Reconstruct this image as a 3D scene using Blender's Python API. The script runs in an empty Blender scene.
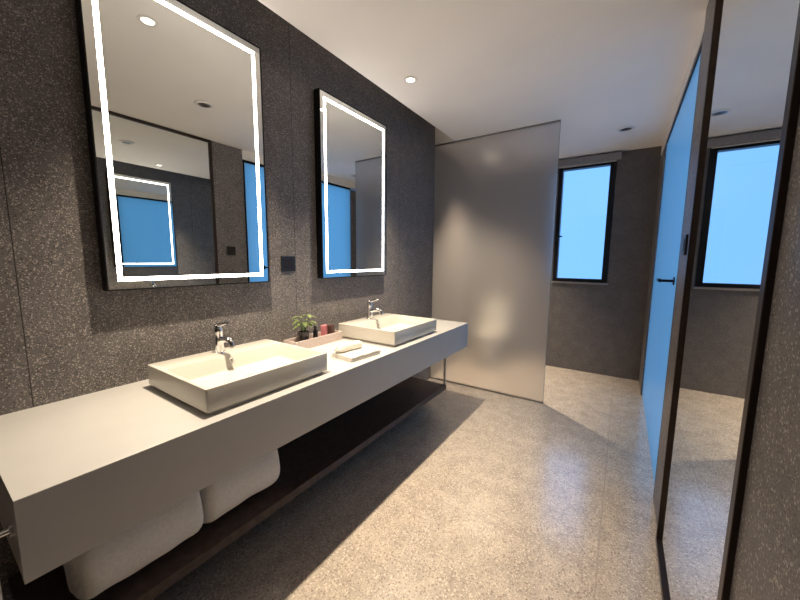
import bpy, bmesh, math, random
from mathutils import Vector, Matrix
random.seed(7)
S = bpy.context.scene
COL = S.collection
PI = math.pi

# ------------------------------------------------------------------ dimensions (metres)
W = -1.762      # left wall
X = 0.239       # right wall
P = 3.295       # frosted partition
B = 4.574       # back wall
F = -1.25       # wall behind the camera
ZC = 2.559      # ceiling
SLOT = -1.53    # ceiling edge along the left wall
CZ = 0.801      # vanity top
CX = -1.107     # vanity front
CY0, CY1 = 0.096, 2.751
CZB = 0.590     # vanity underside

# ------------------------------------------------------------------ materials
def new_mat(name):
    m = bpy.data.materials.new(name); m.use_nodes = True
    nt = m.node_tree; nt.nodes.clear()
    out = nt.nodes.new('ShaderNodeOutputMaterial')
    return m, nt, out

def principled(nt, color=(.8, .8, .8), rough=.5, metal=0., spec=.5):
    b = nt.nodes.new('ShaderNodeBsdfPrincipled')
    b.inputs['Base Color'].default_value = (*color, 1)
    b.inputs['Roughness'].default_value = rough
    b.inputs['Metallic'].default_value = metal
    b.inputs['Specular IOR Level'].default_value = spec
    return b

def simple(name, color, rough=.5, metal=0., spec=.5, noise=0., nscale=40., bump=0., bscale=200.):
    m, nt, out = new_mat(name)
    b = principled(nt, color, rough, metal, spec)
    nt.links.new(b.outputs[0], out.inputs[0])
    if noise or bump:
        tc = nt.nodes.new('ShaderNodeTexCoord')
    if noise:
        n = nt.nodes.new('ShaderNodeTexNoise'); n.inputs['Scale'].default_value = nscale
        n.inputs['Detail'].default_value = 4
        nt.links.new(tc.outputs['Object'], n.inputs['Vector'])
        r = nt.nodes.new('ShaderNodeValToRGB')
        r.color_ramp.elements[0].position = .3; r.color_ramp.elements[1].position = .7
        r.color_ramp.elements[0].color = (*[c*(1-noise) for c in color], 1)
        r.color_ramp.elements[1].color = (*[min(1, c*(1+noise)) for c in color], 1)
        nt.links.new(n.outputs['Fac'], r.inputs['Fac'])
        nt.links.new(r.outputs['Color'], b.inputs['Base Color'])
    if bump:
        n2 = nt.nodes.new('ShaderNodeTexNoise'); n2.inputs['Scale'].default_value = bscale
        nt.links.new(tc.outputs['Object'], n2.inputs['Vector'])
        bp = nt.nodes.new('ShaderNodeBump'); bp.inputs['Strength'].default_value = bump
        bp.inputs['Distance'].default_value = .004
        nt.links.new(n2.outputs['Fac'], bp.inputs['Height'])
        nt.links.new(bp.outputs[0], b.inputs['Normal'])
    return m

def emit(name, color, strength):
    m, nt, out = new_mat(name)
    e = nt.nodes.new('ShaderNodeEmission')
    e.inputs[0].default_value = (*color, 1); e.inputs[1].default_value = strength
    nt.links.new(e.outputs[0], out.inputs[0])
    return m

def math_node(nt, op, a, b=None):
    n = nt.nodes.new('ShaderNodeMath'); n.operation = op
    for i, v in enumerate((a, b)):
        if v is None: continue
        if isinstance(v, (int, float)): n.inputs[i].default_value = v
        else: nt.links.new(v, n.inputs[i])
    return n.outputs[0]

def terrazzo(name, base, light, dark, rough, spec, scales, seams, seam_col, thresh=(.72, .8), spec_amt=1.0, polished=False):
    """speckled stone; seams = list of (axis, offset, spacing, half width)"""
    m, nt, out = new_mat(name)
    b = principled(nt, base, rough, 0, spec)
    if polished:
        b.inputs['Coat Weight'].default_value = 1; b.inputs['Coat IOR'].default_value = 2.0; b.inputs['Coat Roughness'].default_value = .18
    geo = nt.nodes.new('ShaderNodeNewGeometry')
    pos = geo.outputs['Position']
    # large soft mottling
    n = nt.nodes.new('ShaderNodeTexNoise'); n.inputs['Scale'].default_value = 9; n.inputs['Detail'].default_value = 5
    nt.links.new(pos, n.inputs['Vector'])
    r = nt.nodes.new('ShaderNodeValToRGB')
    r.color_ramp.elements[0].position = .35; r.color_ramp.elements[1].position = .65
    r.color_ramp.elements[0].color = (*[c*.88 for c in base], 1)
    r.color_ramp.elements[1].color = (*[c*1.12 for c in base], 1)
    nt.links.new(n.outputs['Fac'], r.inputs['Fac'])
    col = r.outputs['Color']
    for k, sc in enumerate(scales):
        v = nt.nodes.new('ShaderNodeTexVoronoi'); v.inputs['Scale'].default_value = sc
        nt.links.new(pos, v.inputs['Vector'])
        sep = nt.nodes.new('ShaderNodeSeparateColor'); nt.links.new(v.outputs['Color'], sep.inputs[0])
        near = math_node(nt, 'LESS_THAN', v.outputs['Distance'], .42)
        for ch, c, t in ((0, light, thresh[0]), (1, dark, thresh[1])):
            sel = math_node(nt, 'GREATER_THAN', sep.outputs[ch], t)
            fac = math_node(nt, 'MULTIPLY', math_node(nt, 'MULTIPLY', near, sel), spec_amt)
            mx = nt.nodes.new('ShaderNodeMix'); mx.data_type = 'RGBA'
            nt.links.new(fac, mx.inputs['Factor']); nt.links.new(col, mx.inputs['A'])
            mx.inputs['B'].default_value = (*c, 1)
            col = mx.outputs['Result']
    if seams:
        sx = nt.nodes.new('ShaderNodeSeparateXYZ'); nt.links.new(pos, sx.inputs[0])
        tot = None
        for ax, off, sp, hw in seams:
            d = math_node(nt, 'SUBTRACT', sx.outputs[ax], off)
            d = math_node(nt, 'PINGPONG', d, sp/2)
            l = math_node(nt, 'LESS_THAN', d, hw)
            tot = l if tot is None else math_node(nt, 'MAXIMUM', tot, l)
        mx = nt.nodes.new('ShaderNodeMix'); mx.data_type = 'RGBA'
        nt.links.new(tot, mx.inputs['Factor']); nt.links.new(col, mx.inputs['A'])
        mx.inputs['B'].default_value = (*seam_col, 1)
        col = mx.outputs['Result']
    nt.links.new(col, b.inputs['Base Color'])
    nt.links.new(b.outputs[0], out.inputs[0])
    return m

def frosted(name, tint, rough, transl, gloss_rough, milk=.4):
    """thin acid-etched glass: part blurred see-through, part milky scattering, soft sheen"""
    m, nt, out = new_mat(name)
    rf = nt.nodes.new('ShaderNodeBsdfRefraction')
    rf.inputs['Color'].default_value = (*tint, 1); rf.inputs['Roughness'].default_value = rough
    rf.inputs['IOR'].default_value = 1.2
    tr = nt.nodes.new('ShaderNodeBsdfTranslucent'); tr.inputs['Color'].default_value = (*tint, 1)
    df = nt.nodes.new('ShaderNodeBsdfDiffuse'); df.inputs['Color'].default_value = (*tint, 1)
    gl = nt.nodes.new('ShaderNodeBsdfGlossy'); gl.inputs['Roughness'].default_value = gloss_rough
    m1 = nt.nodes.new('ShaderNodeMixShader'); m1.inputs[0].default_value = milk
    nt.links.new(tr.outputs[0], m1.inputs[1]); nt.links.new(df.outputs[0], m1.inputs[2])
    m2 = nt.nodes.new('ShaderNodeMixShader'); m2.inputs[0].default_value = transl
    nt.links.new(rf.outputs[0], m2.inputs[1]); nt.links.new(m1.outputs[0], m2.inputs[2])
    fr = nt.nodes.new('ShaderNodeFresnel'); fr.inputs[0].default_value = 1.4
    fm = math_node(nt, 'MULTIPLY', fr.outputs[0], .5)
    m3 = nt.nodes.new('ShaderNodeMixShader')
    nt.links.new(fm, m3.inputs[0])
    nt.links.new(m2.outputs[0], m3.inputs[1]); nt.links.new(gl.outputs[0], m3.inputs[2])
    nt.links.new(m3.outputs[0], out.inputs[0])
    return m

M = {}
M['wall'] = terrazzo('dark terrazzo panel', (.150, .136, .134), (.50, .45, .41), (.04, .036, .035), .42, .4,
                     (150, 260), [(1, .23, 1.2, .0016)], (.03, .027, .026), (.82, .72), .75)
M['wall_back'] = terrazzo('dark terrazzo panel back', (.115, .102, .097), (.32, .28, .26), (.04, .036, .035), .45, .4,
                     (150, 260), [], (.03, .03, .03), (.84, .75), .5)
M['floor'] = terrazzo('grey beige terrazzo floor', (.58, .49, .41), (.86, .75, .63), (.31, .255, .21), .24, .9,
                      (100, 170), [(1, 2.235, .655, .0022), (0, 0.0, 1.31, .0022)], (.46, .39, .33), (.66, .72), .9, True)
M['ceiling'] = simple('ceiling paint', (.84, .80, .77), .8, noise=.02, nscale=3)
M['white_solid'] = simple('white solid surface', (.49, .475, .46), .35, noise=.02, nscale=12)
M['ceramic'] = simple('white glazed ceramic', (.62, .585, .52), .12, noise=.01, nscale=5)
M['wood'] = simple('dark wood veneer', (.085, .056, .048), .45, noise=.35, nscale=30, bump=.1)
M['chrome'] = simple('polished chrome', (.82, .82, .84), .08, 1, noise=.01, nscale=5)
M['black_metal'] = simple('black metal', (.012, .012, .014), .4, .6, noise=.1)
M['bronze'] = simple('dark bronze metal', (.045, .032, .028), .38, .7, noise=.1)
M['grey_metal'] = simple('brushed grey metal', (.35, .34, .34), .35, 1, noise=.08)
M['black_plastic'] = simple('black plastic', (.010, .010, .011), .35, noise=.1)
M['mirror'] = simple('silvered mirror', (.86, .88, .86), .0, 1)
M['led'] = emit('led strip light', (1.0, .92, .84), 14)
M['lamp_on'] = emit('lit downlight lens', (1.0, .88, .68), 5)
M['lamp_dim'] = simple('unlit downlight lens', (.30, .29, .28), .25, noise=.05)
M['white_trim'] = simple('white painted metal', (.75, .72, .69), .4, noise=.02)
M['towel'] = simple('white terry cloth', (.93, .92, .91), .95, noise=.06, nscale=90, bump=.9, bscale=420)
M['wash'] = simple('cream terry cloth', (.84, .80, .72), .95, noise=.06, nscale=120, bump=.8, bscale=600)
M['stone_tray'] = simple('taupe stone', (.58, .48, .44), .5, noise=.18, nscale=120)
M['leaf'] = simple('green leaf', (.15, .20, .06), .4, noise=.45, nscale=60)
M['stem'] = simple('plant stem', (.07, .12, .04), .5, noise=.2)
M['pot'] = simple('dark glazed pot', (.05, .045, .045), .2, noise=.2)
M['soil'] = simple('potting soil', (.03, .02, .015), .9, noise=.4, nscale=200)
M['pink'] = simple('rose pink card', (.50, .16, .18), .45, noise=.12)
M['brown_card'] = simple('dark brown card', (.075, .035, .028), .5, noise=.12)
M['frost'] = frosted('frosted glass', (.90, .88, .86), .62, .18, .3)
M['frost_door'] = frosted('blue daylit frosted glass', (.62, .84, .86), .75, .85, .25, .12)
M['blind'] = simple('grey blind fabric', (.26, .24, .23), .8, noise=.08)
M['gasket'] = simple('clear glass edge', (.30, .36, .34), .2, noise=.05)

def glass_mat():
    m, nt, out = new_mat('window glass')
    t = nt.nodes.new('ShaderNodeBsdfTransparent'); t.inputs[0].default_value = (.94, .98, .98, 1)
    g = nt.nodes.new('ShaderNodeBsdfGlossy'); g.inputs['Roughness'].default_value = .02
    fr = nt.nodes.new('ShaderNodeFresnel'); fr.inputs[0].default_value = 1.45
    mx = nt.nodes.new('ShaderNodeMixShader')
    nt.links.new(fr.outputs[0], mx.inputs[0]); nt.links.new(t.outputs[0], mx.inputs[1]); nt.links.new(g.outputs[0], mx.inputs[2])
    nt.links.new(mx.outputs[0], out.inputs[0])
    return m
M['glass'] = glass_mat()

# ------------------------------------------------------------------ mesh helpers
def add_box(bm, lo, hi, bevel=0., seg=2):
    r = bmesh.ops.create_cube(bm, size=1.0)
    vs = r['verts']
    c = [(a+b)/2 for a, b in zip(lo, hi)]; s = [abs(b-a) for a, b in zip(lo, hi)]
    for v in vs:
        v.co = Vector((c[0]+v.co.x*s[0], c[1]+v.co.y*s[1], c[2]+v.co.z*s[2]))
    if bevel:
        es = list({e for v in vs for e in v.link_edges})
        bmesh.ops.bevel(bm, geom=es, offset=bevel, segments=seg, profile=.5, affect='EDGES')

def add_cyl(bm, p0, p1, r0, r1=None, n=24, caps=True):
    p0, p1 = Vector(p0), Vector(p1); r1 = r0 if r1 is None else r1
    d = p1-p0
    q = Vector((0, 0, 1)).rotation_difference(d.normalized()).to_matrix().to_4x4()
    mat = Matrix.Translation((p0+p1)/2) @ q
    bmesh.ops.create_cone(bm, cap_ends=caps, segments=n, radius1=r0, radius2=r1, depth=d.length, matrix=mat)

def add_lathe(bm, prof, c=(0, 0, 0), n=32):
    rings = []
    for r, z in prof:
        if r < 1e-6:
            rings.append([bm.verts.new((c[0], c[1], c[2]+z))])
        else:
            rings.append([bm.verts.new((c[0]+r*math.cos(2*PI*k/n), c[1]+r*math.sin(2*PI*k/n), c[2]+z)) for k in range(n)])
    for a, b in zip(rings, rings[1:]):
        for k in range(n):
            k2 = (k+1) % n
            if len(a) == 1 and len(b) == 1: continue
            if len(a) == 1: bm.faces.new((a[0], b[k2], b[k]))
            elif len(b) == 1: bm.faces.new((a[k], a[k2], b[0]))
            else: bm.faces.new((a[k], a[k2], b[k2], b[k]))

def add_tube(bm, pts, radii, n=12):
    """swept round tube through points"""
    pts = [Vector(p) for p in pts]
    if not isinstance(radii, (list, tuple)): radii = [radii]*len(pts)
    rings = []
    up = Vector((0, 0, 1))
    for i, p in enumerate(pts):
        t = (pts[min(i+1, len(pts)-1)]-pts[max(i-1, 0)]).normalized()
        a = t.cross(up)
        if a.length < 1e-3: a = t.cross(Vector((0, 1, 0)))
        a.normalize(); b = t.cross(a).normalized()
        rings.append([bm.verts.new(p+radii[i]*(math.cos(2*PI*k/n)*a+math.sin(2*PI*k/n)*b)) for k in range(n)])
    for r0, r1 in zip(rings, rings[1:]):
        for k in range(n):
            bm.faces.new((r0[k], r0[(k+1) % n], r1[(k+1) % n], r1[k]))
    bm.faces.new(rings[0]); bm.faces.new(rings[-1])

def obj(name, bm, mat, parent=None, smooth=False, loc=None):
    bmesh.ops.recalc_face_normals(bm, faces=bm.faces[:])
    me = bpy.data.meshes.new(name); bm.to_mesh(me); bm.free()
    me.materials.append(mat)
    if smooth:
        me.polygons.foreach_set('use_smooth', [True]*len(me.polygons))
        me.set_sharp_from_angle(angle=math.radians(38))
    o = bpy.data.objects.new(name, me); COL.objects.link(o)
    if parent: o.parent = parent
    if loc: o.location = loc
    return o

def BM(): return bmesh.new()
def boxbm(lo, hi, bevel=0., seg=2):
    bm = BM(); add_box(bm, lo, hi, bevel, seg); return bm

def tag(o, label, cat, group=None):
    o['label'] = label; o['category'] = cat
    if group: o['group'] = group
    return o

def thing(name, label, cat, loc, group=None, rz=0):
    o = bpy.data.objects.new(name, None); COL.objects.link(o)
    o.empty_display_size = .1
    o.location = loc; o.rotation_euler = (0, 0, rz)
    return tag(o, label, cat, group)

def struct(name, bm, mat):
    o = obj(name, bm, mat); o['kind'] = 'structure'; return o

def dup(root, loc, label, rz=None):
    r = root.copy(); COL.objects.link(r); r.location = loc; r['label'] = label
    if rz is not None: r.rotation_euler = (0, 0, rz)
    for ch in list(root.children):
        c = ch.copy(); COL.objects.link(c); c.parent = r
        for g in list(ch.children):
            d = g.copy(); COL.objects.link(d); d.parent = c
    return r

# ------------------------------------------------------------------ room shell
T = .12
struct('floor', boxbm((W-T, F-T, -.1), (X+.12, B+T, 0)), M['floor'])
# ceiling with an open shadow slot along the left wall (stops at the partition)
bm = BM()
add_box(bm, (SLOT, F, ZC), (X+.12, P, ZC+.06))
add_box(bm, (W, P, ZC), (X+.12, B, ZC+.06))
add_box(bm, (W, P-.001, ZC+.06), (SLOT, P+.05, ZC+.36))       # end face of the slot
add_box(bm, (W, F, ZC+.34), (SLOT, P, ZC+.40))                # lid of the slot
add_box(bm, (SLOT, F, ZC+.06), (SLOT+.03, P, ZC+.40))         # inner side of the slot
struct('ceiling', bm, M['ceiling'])
struct('wall_left', boxbm((W-T, F-T, 0), (W, B+T, ZC+.40)), M['wall'])

# back wall with the window opening
WA, WB, WZ0, WZ1 = -.735, -.148, 1.100, 2.478
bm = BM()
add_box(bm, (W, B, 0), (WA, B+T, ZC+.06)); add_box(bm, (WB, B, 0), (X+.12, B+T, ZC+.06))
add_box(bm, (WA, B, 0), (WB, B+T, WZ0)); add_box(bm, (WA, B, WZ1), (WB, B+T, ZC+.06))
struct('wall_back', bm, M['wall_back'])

# right wall: terrazzo up to the tall mirror, a pier, the frosted door, a return by the back wall
MA, MB_ = .916, 1.934
PA, FB, GT = 2.275, 4.08, 2.43
bm = BM()
add_box(bm, (X, F, 0), (X+.12, MA, ZC))
add_box(bm, (X+.03, MA, 0), (X+.12, MB_, ZC))
add_box(bm, (X, MB_, 0), (X+.12, PA, ZC))
add_box(bm, (X, FB, 0), (X+.12, B, GT))
struct('wall_right', bm, M['wall'])
struct('trim_1', boxbm((X, PA, GT+.03), (X+.12, B, ZC)), M['ceiling'])   # painted bulkhead over the door
struct('wall_front', boxbm((W-T, F-T, 0), (X+.12, F, ZC+.40)), M['wall_back'])

# window
fr = thing('window_1', 'x', 'window', ((WA+WB)/2, B, WZ0)); 
for k in ('label', 'category'): del fr[k]
fr['kind'] = 'structure'
hw = (WB-WA)/2; hh = WZ1-WZ0
bm = BM()
fw = .045
add_box(bm, (-hw, -.012, 0), (-hw+fw, .075, hh), .003); add_box(bm, (hw-fw-.014, -.012, 0), (hw, .075, hh), .003)
add_box(bm, (-hw+fw-.002, -.010, 0), (hw-fw+.002, .073, fw-.005), .003); add_box(bm, (-hw+fw-.002, -.010, hh-fw), (hw-fw+.002, .073, hh), .003)
obj('window_frame', bm, M['black_metal'], fr)
obj('pane', boxbm((-hw+fw, .03, fw-.005), (hw-fw-.010, .036, hh-fw)), M['glass'], fr)
bm = BM(); add_box(bm, (-hw+.018, -.03, .50), (-hw+.034, -.012, .60), .003); add_box(bm, (-hw+.020, -.045, .54), (-hw+.085, -.03, .556), .003)
obj('window_handle', bm, M['black_metal'], fr)
obj('window_sill', boxbm((-hw-.01, -.022, -.022), (hw+.01, .0, -.001), .003), M['grey_metal'], fr)

# roller blind cassette over the window
rb = thing('roller_blind', 'rolled up grey roller blind in a cassette above the black framed window', 'blind', ((WA+WB)/2, B, WZ1))
obj('cassette', boxbm((-.33, -.075, -.012), (.335, -.013, .066), .008), M['blind'], rb)
bm = BM(); add_cyl(bm, (-.29, -.045, -.018), (.29, -.045, -.018), .009, n=12)
obj('bottom_bar', bm, M['grey_metal'], rb, True)

# ------------------------------------------------------------------ ceiling lights
def downlight(loc, label, lit):
    t = thing('downlight', label, 'ceiling light', loc, 'recessed round ceiling downlights')
    bm = BM()
    add_lathe(bm, [(.029, -.001), (.044, -.001), (.045, -.003), (.043, -.006), (.031, -.006), (.029, -.003)])
    # close inner edge
    obj('trim_ring', bm, M['white_trim'], t, True)
    bm = BM(); add_lathe(bm, [(0, -.0025), (.029, -.0025), (.029, -.0008), (0, -.0008)])
    obj('lens', bm, M['lamp_on'] if lit else M['lamp_dim'], t, True)
    return t
LX = -1.292
L3 = (-1.36, 3.93, ZC)
SPOTS = [((LX, .837, ZC), 'lit round downlight in the ceiling before the nearer mirror, seen in its glass'),
         ((LX, 2.048, ZC), 'lit round downlight in the ceiling in front of the farther mirror'),
         (L3, 'lit round downlight in the shower ceiling behind the frosted glass partition')]
for loc, lab in SPOTS: downlight(loc, lab, True)
def vent(loc, label):
    t = thing('ceiling_vent', label, 'ceiling vent', loc, 'round grey ceiling vents')
    bm = BM(); add_lathe(bm, [(.045, -.001), (.066, -.001), (.068, -.004), (.064, -.010), (.049, -.012), (.045, -.008)], n=40)
    obj('rim', bm, M['white_trim'], t, True)
    bm = BM(); add_lathe(bm, [(0, -.004), (.0448, -.004), (.0448, -.001), (0, -.001)], n=40)
    obj('grille', bm, M['lamp_dim'], t, True)
    bm = BM()
    for rr in (.014, .025, .036):
        add_lathe(bm, [(rr-.003, -.0045), (rr+.003, -.0045), (rr+.003, -.008), (rr-.003, -.008), (rr-.003, -.0045)], n=40)
    obj('grille_rings', bm, M['grey_metal'], t, True)
vent((-.563, 1.473, ZC), 'round grey ceiling vent seen only in the nearer lit mirror')
vent((-.076, 3.82, ZC), 'round grey ceiling vent before the window, right of the partition')

def spot(loc, power, color=(1, .84, .63), angle=84, blend=1.0, radius=.022):
    l = bpy.data.lights.new('downlight_beam', 'SPOT')
    l.energy = power; l.color = color; l.spot_size = math.radians(angle); l.spot_blend = blend; l.shadow_soft_size = radius; l.specular_factor = .3
    o = bpy.data.objects.new('downlight_beam', l); COL.objects.link(o)
    o.location = (loc[0], loc[1], loc[2]-.012)
    return o
POW = 175
spot(SPOTS[0][0], POW); spot(SPOTS[1][0], POW); spot(SPOTS[2][0], POW*1.8)

# ------------------------------------------------------------------ vanity
van = thing('floating_vanity', 'long white floating double washbasin vanity with dark shelf below, fixed to speckled wall', 'vanity', (W, CY0, 0))
L = CY1-CY0; D = CX-W
def extrude_y(prof, y0, y1):
    bm = BM(); a = [bm.verts.new((x, y0, z)) for x, z in prof]; b = [bm.verts.new((x, y1, z)) for x, z in prof]
    n = len(prof)
    for k in range(n): bm.faces.new((a[k], a[(k+1) % n], b[(k+1) % n], b[k]))
    bm.faces.new(a); bm.faces.new(b); return bm
# mitred front edge
obj('countertop', extrude_y([(0, CZ), (D-.002, CZ), (D-.0006, CZ-.0006), (D-.03, CZ-.03), (0, CZ-.03)], 0, L), M['white_solid'], van)
obj('front_panel', extrude_y([(D, CZ-.002), (D-.0006, CZ-.0007), (D-.0299, CZ-.03), (D-.025, CZB), (D, CZB)], 0, L), M['white_solid'], van)
obj('end_panel', boxbm((0, .0005, CZB), (D-.026, .025, CZ-.0302), .0015), M['white_solid'], van)
obj('end_panel', boxbm((0, L-.025, CZB), (D-.026, L-.0005, CZ-.0302), .0015), M['white_solid'], van)
obj('underside_panel', boxbm((0, .026, CZB+.015), (D-.026, L-.026, CZB+.03)), M['wood'], van)
SX = .472     # shelf depth
obj('shelf', boxbm((0, .02, .158), (SX, L-.02, .200), .002), M['wood'], van)
obj('hanger_bracket', boxbm((SX-.03, L-.028, .2), (SX-.008, L-.022, CZB), .001), M['white_trim'], van)

# ------------------------------------------------------------------ basins
def basin(loc, label):
    t = thing('wash_basin', label, 'basin', loc, 'white rectangular vessel basins')
    a, b, h = .243, .285, .100       # half sizes, height
    x0, x1, y0, y1 = -a+.135, a-.016, -b+.016, b-.016     # inner opening (deck at the wall side)
    bm = BM()
    def ring(xa, xb, ya, yb, z, r, n=5):
        vs = []
        for cx, cy, s in ((xb-r, yb-r, 0), (xa+r, yb-r, 1), (xa+r, ya+r, 2), (xb-r, ya+r, 3)):
            for k in range(n+1):
                an = (s+k/n)*PI/2
                vs.append(bm.verts.new((cx+r*math.cos(an), cy+r*math.sin(an), z)))
        return vs
    def bridge(r0, r1):
        n = len(r0)
        for k in range(n): bm.faces.new((r0[k], r0[(k+1) % n], r1[(k+1) % n], r1[k]))
    rs = [ring(-a+.016, a-.016, -b+.016, b-.016, 0, .006),
          ring(-a+.016, a-.016, -b+.016, b-.016, .014, .006),
          ring(-a, a, -b, b, .015, .008), ring(-a, a, -b, b, h-.004, .008),
          ring(-a+.001, a-.001, -b+.001, b-.001, h-.001, .008),
          ring(-a+.004, a-.004, -b+.004, b-.004, h, .008),
          ring(x0-.003, x1+.003, y0-.003, y1+.003, h, .012),
          ring(x0, x1, y0, y1, h-.003, .012),
          ring(x0+.012, x1-.006, y0+.008, y1-.008, .045, .016),
          ring(x0+.020, x1-.012, y0+.016, y1-.016, .034, .016),
          ring(x0+.06, x1-.05, y0+.08, y1-.08, .028, .016)]
    for r0, r1 in zip(rs, rs[1:]): bridge(r0, r1)
    bm.faces.new(rs[0]); bm.faces.new(rs[-1])
    obj('bowl', bm, M['ceramic'], t, True)
    bm = BM(); add_lathe(bm, [(0, .0285), (.021, .0285), (.022, .030), (.020, .033), (.006, .034), (0, .034)], ((x0+x1)/2, 0, 0))
    obj('drain', bm, M['chrome'], t, True)
    bm = BM(); add_lathe(bm, [(0, 0), (.011, 0), (.011, .002), (.006, .002), (0, .0012)], (0, 0, 0), 20)
    o = obj('overflow_ring', bm, M['chrome'], t, True); o.location = (x0+.007, 0, .078); o.rotation_euler = (0, math.radians(80), 0)
    return t
BX = -1.404
b1 = basin((BX, .833, CZ), 'nearer white rectangular basin standing on vanity below the large mirror')
b2 = dup(b1, (BX, 1.975, CZ), 'farther white rectangular basin on vanity, near the frosted partition')

# ------------------------------------------------------------------ faucets
def faucet(loc, label):
    t = thing('faucet', label, 'faucet', loc, 'chrome single lever basin mixers')
    bm = BM()
    add_lathe(bm, [(0, 0), (.027, 0), (.027, .004), (.024, .007), (.0225, .03), (.0205, .075), (.021, .098), (.0225, .112), (.0215, .118), (0, .118)])
    obj('body', bm, M['chrome'], t, True)
    bm = BM()
    pts = [(.008, 0, .058), (.04, 0, .068), (.075, 0, .074), (.10, 0, .070), (.112, 0, .060), (.114, 0, .05)]
    add_tube(bm, pts, [.016, .0145, .0135, .013, .0125, .012], 16)
    sp = obj('spout', bm, M['chrome'], t, True)
    bm = BM(); add_cyl(bm, (.1142, 0, .0505), (.1145, 0, .042), .0105, n=16)
    obj('aerator', bm, M['grey_metal'], sp, True)
    bm = BM()
    add_lathe(bm, [(0, .118), (.019, .118), (.0195, .124), (.017, .134), (.010, .139), (0, .140)])
    lv = obj('lever_cap', bm, M['chrome'], t, True)
    bm = BM()
    pts = [(.006, 0, .131), (.035, 0, .140), (.065, 0, .148), (.085, 0, .152)]
    add_tube(bm, pts, [.0095, .008, .0068, .006], 12)
    for v in bm.verts:                                   # flatten the lever into a blade
        v.co.y *= 1.25
    obj('lever', bm, M['chrome'], t, True)
    return t
f1 = faucet((BX-.182, .822, CZ+.1005), 'chrome lever faucet on the nearer basin')
f2 = dup(f1, (BX-.182, 1.970, CZ+.1005), 'chrome lever faucet on the farther basin')

# ------------------------------------------------------------------ LED mirrors
def led_mirror(loc, w, h, label):
    t = thing('lit_mirror', label, 'mirror', loc, 'rectangular mirrors with lit border')
    d = .055; e = .006
    bm = BM()
    add_box(bm, (.001, 0, 0), (d, e, h), .001); add_box(bm, (.001, w-e, 0), (d, w, h), .001)
    add_box(bm, (.001, e, 0), (d, w-e, e), .001); add_box(bm, (.001, e, h-e), (d, w-e, h), .001)
    add_box(bm, (.001, e, e), (d-.012, w-e, h-e))
    obj('frame', bm, M['black_metal'], t)
    obj('glass', boxbm((d-.010, e+.0002, e+.0002), (d-.003, w-e-.0002, h-e-.0002)), M['mirror'], t)
    i = .038; s = .016
    bm = BM(); x0, x1 = d-.0029, d-.0015
    add_box(bm, (x0, i, i), (x1, i+s, h-i)); add_box(bm, (x0, w-i-s, i), (x1, w-i, h-i))
    add_box(bm, (x0, i+s, i), (x1, w-i-s, i+s)); add_box(bm, (x0, i+s, h-i-s), (x1, w-i-s, h-i))
    obj('led_strip', bm, M['led'], t)
    return t
led_mirror((W, .458, 1.214), .7386, 1.257, 'large black framed mirror with glowing border above the nearer basin')
led_mirror((W, 1.612, 1.216), .738, 1.224, 'second glowing border mirror, above the farther basin')

# wall sockets and switch
sk = thing('wall_socket', 'square black socket plate on the speckled wall between the two lit mirrors', 'socket', (W, 1.369, 1.318))
obj('plate', boxbm((.0005, -.052, -.048), (.009, .052, .048), .003), M['black_plastic'], sk)
bm = BM(); add_box(bm, (.0092, -.034, -.031), (.0105, .034, .031), .0006)
obj('insert', bm, M['bronze'], sk)
sw = thing('light_switch', 'black switch plate on narrow pier between tall mirror and frosted door', 'switch', (X, 2.09, 1.43))
obj('plate', boxbm((-.010, -.048, -.048), (-.0005, .048, .048), .003), M['black_plastic'], sw)
obj('rocker', boxbm((-.0125, -.026, -.030), (-.0102, .026, .030), .001), M['black_plastic'], sw)

# ------------------------------------------------------------------ frosted glass partition
GX = -.544
gp = thing('glass_partition', 'frosted glass screen from wall to mid floor, beyond the vanity end', 'glass partition', (W, P, 0))
obj('pane', boxbm((.004, 0, .012), (GX-W-.004, .010, ZC-.014)), M['frost'], gp)
obj('glass_edge', boxbm((GX-W-.0038, -.0005, .012), (GX-W, .0105, ZC-.014), .001), M['gasket'], gp)
obj('floor_channel', boxbm((.004, -.006, .0), (GX-W, .016, .012), .001), M['grey_metal'], gp)
obj('ceiling_channel', boxbm((.004, -.006, ZC-.014), (GX-W, .016, ZC-.0005), .001), M['grey_metal'], gp)
obj('wall_channel', boxbm((0, -.006, 0), (.0038, .016, ZC-.0005), .001), M['grey_metal'], gp)

# ------------------------------------------------------------------ tall mirror on the right wall
tm = thing('tall_mirror', 'floor to ceiling mirror in dark bronze frame on the right wall', 'mirror', (X, MA, 0))
w = MB_-MA; fw = .028
bm = BM()
add_box(bm, (-.012, 0, 0), (.029, fw, ZC-.001), .002); add_box(bm, (-.012, w-fw, 0), (.029, w, ZC-.001), .002)
add_box(bm, (-.012, fw, 0), (.029, w-fw, fw), .002); add_box(bm, (-.012, fw, ZC-fw), (.029, w-fw, ZC-.001), .002)
obj('frame', bm, M['bronze'], tm)
obj('glass', boxbm((0, fw+.0005, fw+.0005), (.006, w-fw-.0005, ZC-fw-.0005)), M['mirror'], tm)

# ------------------------------------------------------------------ frosted door on the right
dr = thing('frosted_door', 'blue daylit frosted glass door with slim black frame on the right wall', 'door', (X+.012, PA, 0))
w = FB-PA
obj('pane', boxbm((0, .022, .012), (.010, w-.006, GT)), M['frost_door'], dr)
bm = BM()
add_box(bm, (-.012, .001, 0), (.03, .022, GT+.028), .002)
obj('jamb', bm, M['black_metal'], dr)
obj('top_rail', boxbm((-.008, .022, GT), (.026, w-.001, GT+.028), .002), M['black_metal'], dr)
bm = BM(); hy = .225
add_cyl(bm, (-.0003, hy, 1.24), (-.006, hy, 1.24), .024, n=20)
add_cyl(bm, (-.006, hy, 1.24), (-.060, hy, 1.24), .008, n=16)
add_box(bm, (-.074, hy-.012, 1.231), (-.058, hy+.13, 1.249), .003)
obj('door_handle', bm, M['black_metal'], dr, True)

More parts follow.
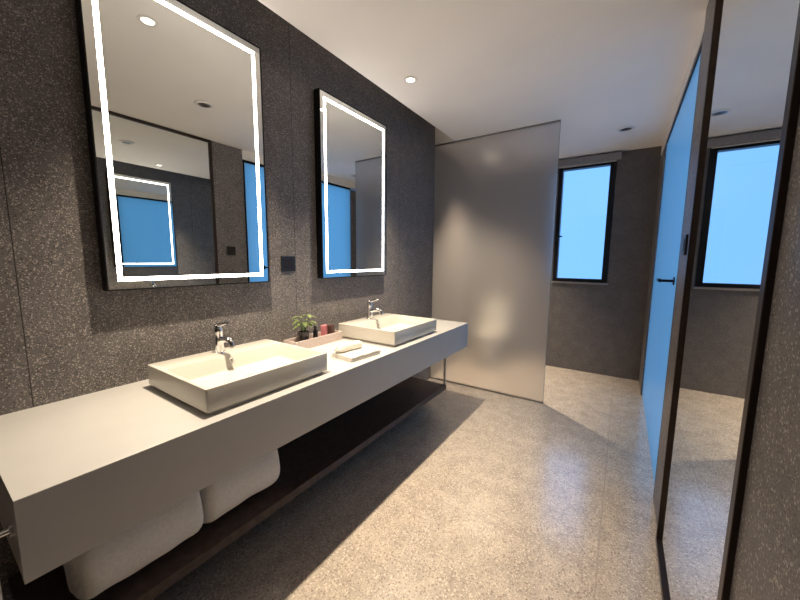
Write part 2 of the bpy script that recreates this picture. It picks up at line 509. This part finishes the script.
# ------------------------------------------------------------------ amenities on the counter
tray = thing('amenity_tray', 'taupe stone tray against the wall between the two basins', 'tray', (-1.632, 1.46, CZ))
bm = BM(); a, b, h, tk = .057, .196, .058, .008
add_box(bm, (-a, -b, 0), (a, b, tk), .001)
add_box(bm, (-a, -b, tk), (-a+tk, b, h), .001); add_box(bm, (a-tk, -b, tk), (a, b, h), .001)
add_box(bm, (-a+tk, -b, tk), (a-tk, -b+tk, h), .001); add_box(bm, (-a+tk, b-tk, tk), (a-tk, b, h), .001)
obj('body', bm, M['stone_tray'], tray)

pl = thing('potted_plant', 'small leafy green plant in dark pot standing in the taupe tray', 'plant', (-1.636, 1.375, CZ+.0085))
bm = BM(); add_lathe(bm, [(0, 0), (.026, 0), (.030, .01), (.034, .085), (.0345, .09), (.031, .09), (.029, .078), (0, .078)])
obj('pot', bm, M['pot'], pl, True)
bm = BM(); add_lathe(bm, [(0, .0785), (.0285, .0785), (.0285, .080), (0, .083)])
obj('soil', bm, M['soil'], pl, True)
leaf_bm, stem_bm = BM(), BM()
def leaf(bm, base, dirv, ln, wd, droop):
    d = Vector(dirv).normalized(); side = d.cross(Vector((0, 0, 1))).normalized(); up = side.cross(d)
    n = 7; rows = []
    for i in range(n+1):
        u = i/n
        wv = wd*math.sin(PI*min(1, u*.92+.06))**.8*(1-.25*u)
        c = Vector(base)+d*ln*u-Vector((0, 0, 1))*droop*u*u
        rows.append([bm.verts.new(c+side*wv*s+up*abs(s)*wv*.28) for s in (-1, -.5, 0, .5, 1)])
    for r0, r1 in zip(rows, rows[1:]):
        for k in range(4): bm.faces.new((r0[k], r0[k+1], r1[k+1], r1[k]))
for k in range(17):
    an = k*2.4; el = .35+.5*random.random(); hgt = .125+.085*random.random()
    r = .012+.026*random.random()
    tip = Vector((math.cos(an)*r, math.sin(an)*r, hgt))
    add_tube(stem_bm, [(math.cos(an)*.006, math.sin(an)*.006, .078), (math.cos(an)*r*.6, math.sin(an)*r*.6, .078+(hgt-.078)*.6), tip], [.0016, .0014, .001], 6)
    leaf(leaf_bm, tip, (math.cos(an), math.sin(an), el-.2), .048+.022*random.random(), .014+.006*random.random(), .03)
obj('leaves', leaf_bm, M['leaf'], pl, True); obj('stems', stem_bm, M['stem'], pl, True)

# small dark bottle, pink packet, brown packet
bt = thing('bottle', 'slim dark toiletry bottle in the tray, right of the potted plant', 'bottle', (-1.635, 1.470, CZ+.0085))
bm = BM(); add_lathe(bm, [(0, 0), (.014, 0), (.015, .003), (.015, .075), (.012, .084), (.007, .088), (.007, .094), (0, .094)])
obj('body', bm, M['black_plastic'], bt, True)
bm = BM(); add_lathe(bm, [(0, .0942), (.009, .0942), (.009, .110), (.008, .112), (0, .112)])
obj('cap', bm, M['black_plastic'], bt, True)
pk = thing('card_packet', 'rose pink amenity packet standing in the taupe tray', 'packet', (-1.635, 1.545, CZ+.0085), rz=.5)
obj('body', boxbm((-.014, -.026, 0), (.014, .026, .094), .002), M['pink'], pk)
obj('lid_flap', boxbm((-.0145, -.0265, .094), (.0145, .0265, .102), .002), M['pink'], pk)
bk = thing('card_packet', 'dark brown amenity packet in the tray beside the farther basin', 'packet', (-1.64, 1.612, CZ+.0085), rz=.35)
obj('body', boxbm((-.016, -.022, 0), (.016, .022, .084), .002), M['brown_card'], bk)
obj('lid_flap', boxbm((-.0165, -.0225, .084), (.0165, .0225, .094), .002), M['brown_card'], bk)

# ------------------------------------------------------------------ toilet added behind the frosted screen to make its lower warm glow
to = thing('toilet', 'white toilet, added to give the pale warm blur behind the frosted glass partition', 'toilet', (-1.40, B, 0))
def oval(bm, levels, n=36):
    rings = []
    for (yc, ry, rx_, z) in levels:
        rings.append([bm.verts.new((rx_*math.cos(2*PI*k/n), yc+ry*math.sin(2*PI*k/n), z)) for k in range(n)])
    for r0, r1 in zip(rings, rings[1:]):
        for k in range(n): bm.faces.new((r0[k], r0[(k+1) % n], r1[(k+1) % n], r1[k]))
    bm.faces.new(rings[0]); bm.faces.new(rings[-1])
bm = BM(); oval(bm, [(-.30, .20, .12, 0), (-.30, .21, .13, .05), (-.31, .22, .14, .18), (-.33, .26, .175, .32), (-.34, .28, .185, .38), (-.34, .28, .185, .40)])
obj('bowl', bm, M['ceramic'], to, True)
bm = BM(); oval(bm, [(-.335, .283, .188, .4005), (-.335, .285, .190, .41), (-.335, .285, .190, .425), (-.335, .27, .175, .435)])
obj('lid', bm, M['ceramic'], to, True)
obj('tank', boxbm((-.19, -.165, .30), (.19, -.002, .78), .02, 3), M['ceramic'], to, True)
obj('tank_lid', boxbm((-.195, -.17, .7805), (.195, -.002, .81), .008, 3), M['ceramic'], to, True)
bm = BM(); add_lathe(bm, [(0, .8105), (.025, .8105), (.025, .817), (0, .818)], (0, -.085, 0), 24); obj('flush_button', bm, M['chrome'], to, True)

# ------------------------------------------------------------------ towels
def roll_towel(name, loc, ln, rx, rz_, mat, seed, turns=4.5, rot=0., flat=.0):
    """terry towel rolled about the local y axis; soft ends with a spiral groove"""
    rnd = random.Random(seed)
    bm = BM(); n = 48; m = 30
    ph = [rnd.random()*6 for _ in range(6)]
    rings = []
    prof = []
    k = 7
    rr = .035*min(1, ln/.2)
    for i in range(k+1):
        a = PI/2*i/k; prof.append((-ln/2+rr*(1-math.sin(a)), 1-(rr/max(rx, rz_))*(1-math.cos(a))))
    prof = [(y, s) for y, s in prof][::1]
    prof.sort()
    body = [(-ln/2+rr+(ln-2*rr)*i/m, 1.) for i in range(1, m)]
    allp = prof+body+[(-y, s) for y, s in reversed(prof)]
    for y, s in allp:
        ring = []
        for q in range(n):
            a = 2*PI*q/n
            c, sn = math.cos(a), math.sin(a)
            ex = .92
            px = rx*s*math.copysign(abs(c)**ex, c); pz = rz_*s*math.copysign(abs(sn)**ex, sn)
            w = 1+.012*math.sin(3*a+ph[0]+y*9)+.012*math.sin(y*23+ph[1]+2*a)+.006*math.sin(y*51+ph[2]+5*a)
            ring.append(bm.verts.new((px*w, y+.004*math.sin(4*a+ph[3]), max(-rz_, pz*w))))
        rings.append(ring)
    for r0, r1 in zip(rings, rings[1:]):
        for q in range(n): bm.faces.new((r0[q], r0[(q+1) % n], r1[(q+1) % n], r1[q]))
    # spiral-grooved end faces
    for end, ring in ((-1, rings[0]), (1, rings[-1])):
        prev = ring; st = 14
        y0 = ring[0].co.y
        s0 = allp[0][1]
        for j in range(1, st):
            f = 1-j/st; cur = []
            for q in range(n):
                a = 2*PI*q/n
                gro = .006*math.cos(2*PI*turns*(f+a/(2*PI*turns)))
                v = ring[q].co
                cur.append(bm.verts.new((v.x*f, v.y*1+end*gro, v.z*f)))
            for q in range(n): bm.faces.new((prev[q], prev[(q+1) % n], cur[(q+1) % n], cur[q]))
            prev = cur
        c = bm.verts.new((0, y0, 0))
        for q in range(n): bm.faces.new((prev[q], prev[(q+1) % n], c))
    o = obj(name, bm, mat, None, True)
    o.location = (loc[0], loc[1], loc[2]+rz_); o.rotation_euler = (0, 0, rot)
    return o
t1 = tag(roll_towel('bath_towel', (-1.495, .408, .2005), .360, .195, .170, M['towel'], 3),
         'nearer rolled white bath towel on the dark shelf under the vanity', 'towel', 'white bath towels on the shelf')
t2 = tag(roll_towel('bath_towel', (-1.505, .782, .2005), .345, .195, .170, M['towel'], 8),
         'farther rolled white bath towel on the dark shelf', 'towel', 'white bath towels on the shelf')

# folded face cloths on the counter
def folded(name, loc, a, b, layers, th, mat, rot, seed):
    rnd = random.Random(seed); bm = BM(); n = 12
    prof = []
    for i in range(layers):
        z = i*th; jx = rnd.uniform(-.003, .003)
        for k in range(n+1):
            an = -PI/2+PI*k/n
            prof.append((a+jx+th*.5*math.cos(an), z+th*.5+th*.48*math.sin(an)))
    back = []
    for i in reversed(range(layers)):
        z = i*th; jx = rnd.uniform(-.003, .003)
        for k in range(n+1):
            an = PI/2+PI*k/n
            back.append((-a+jx+th*.5*math.cos(an), z+th*.5+th*.48*math.sin(an)))
    loop = prof+back; m = 16; rings = []
    for j in range(m+1):
        y = -b+2*b*j/m
        sh = 1 if 0 < j < m else .97
        rings.append([bm.verts.new((x*sh, y+.002*math.sin(z*300+x*40), max(0, z*(sh)+(.0015*math.sin(y*60+x*50) if z > th*.6 else 0)))) for x, z in loop])
    L_ = len(loop)
    for r0, r1 in zip(rings, rings[1:]):
        for q in range(L_): bm.faces.new((r0[q], r0[(q+1) % L_], r1[(q+1) % L_], r1[q]))
    bm.faces.new(rings[0]); bm.faces.new(rings[-1])
    o = obj(name, bm, mat, None, True); o.location = loc; o.rotation_euler = (0, 0, rot)
    return o
tag(folded('face_cloth', (-1.245, 1.425, CZ+.0005), .080, .115, 2, .0135, M['wash'], -.10, 4),
    'folded cream face cloth lying flat on the counter front edge between basins', 'face cloth')
tag(roll_towel('face_cloth', (-1.285, 1.405, CZ+.0275), .20, .028, .023, M['wash'], 5, 3, -.12),
    'rolled cream face cloth lying on top of the flat folded one', 'face cloth')
# towel arm at the near end of the vanity with a hanging hand towel
ta = thing('towel_arm', 'short chrome towel arm fixed to the near end of the vanity', 'towel holder', (-1.19, CY0, .690))
bm = BM(); add_cyl(bm, (0, -.0002, 0), (0, -.006, 0), .018, n=24); obj('flange', bm, M['chrome'], ta, True)
bm = BM(); add_tube(bm, [(0, -.005, 0), (0, -.10, 0), (0, -.24, 0), (0, -.26, .006), (0, -.268, .022)], .007, 16); obj('arm', bm, M['chrome'], ta, True)
bm = BM(); n = 24; m = 14
prof = [(-.010, -.36)]+[(-.0095-.002*math.sin(k), -.36+.35*k/8) for k in range(1, 9)]
prof += [(.0074*math.cos(PI-PI*k/8), .0074*math.sin(PI*k/8)) for k in range(1, 8)]
prof += [(.0095+.002*math.sin(k), -.01-.37*k/8) for k in range(0, 9)]
th = .0035
def off(pr, d):
    out = []
    for i, (x, z) in enumerate(pr):
        a = pr[max(0, i-1)]; b = pr[min(len(pr)-1, i+1)]
        tx, tz = b[0]-a[0], b[1]-a[1]; l = math.hypot(tx, tz) or 1
        out.append((x-tz/l*d, z+tx/l*d))
    return out
outer = off(prof, th); loop = prof+outer[::-1]; rings = []
for j in range(m+1):
    y = -.235+.205*j/m
    rings.append([bm.verts.new((x+.004*math.sin(y*55)*min(1, max(0, abs(z)-.02)*6), y, z)) for x, z in loop])
for r0, r1 in zip(rings, rings[1:]):
    for q in range(len(loop)): bm.faces.new((r0[q], r0[(q+1) % len(loop)], r1[(q+1) % len(loop)], r1[q]))
bm.faces.new(rings[0]); bm.faces.new(rings[-1])
ht = obj('hand_towel', bm, M['towel'], None, True); ht.location = (-1.19, CY0, .690)
tag(ht, 'white hand towel hanging from the chrome arm at the picture left edge', 'towel')

# ------------------------------------------------------------------ sky
wd = bpy.data.worlds.new('sky'); S.world = wd; wd.use_nodes = True
nt = wd.node_tree; bg = nt.nodes['Background']
bg.inputs[0].default_value = (.20, .46, 1.0, 1); bg.inputs[1].default_value = 1.1

# ------------------------------------------------------------------ camera
yaw, pit, rol, fpx = -0.5868, -0.1202, 0.0086, 334.18
fwv = Vector((math.sin(yaw)*math.cos(pit), math.cos(yaw)*math.cos(pit), math.sin(pit)))
rt = Vector((math.cos(yaw), -math.sin(yaw), 0)); up = rt.cross(fwv)
r2 = rt*math.cos(rol)+up*math.sin(rol); u2 = -rt*math.sin(rol)+up*math.cos(rol)
cam = bpy.data.cameras.new('camera'); co = bpy.data.objects.new('camera', cam); COL.objects.link(co)
mw = Matrix((r2, u2, -fwv)).transposed().to_4x4(); mw.translation = (0, 0, 1.35)
co.matrix_world = mw
cam.sensor_fit = 'HORIZONTAL'; cam.sensor_width = 36; cam.lens = fpx/800*36; cam.clip_start = .02
S.camera = co

vs = S.view_settings
S.display_settings.display_device = 'sRGB'
vs.view_transform = 'Standard'; vs.look = 'None'; vs.gamma = 1; vs.use_curve_mapping = False
vs.exposure = 0.52
S.cycles.max_bounces = 14; S.cycles.diffuse_bounces = 6; S.cycles.glossy_bounces = 8; S.cycles.transmission_bounces = 8
S.cycles.sample_clamp_indirect = 6
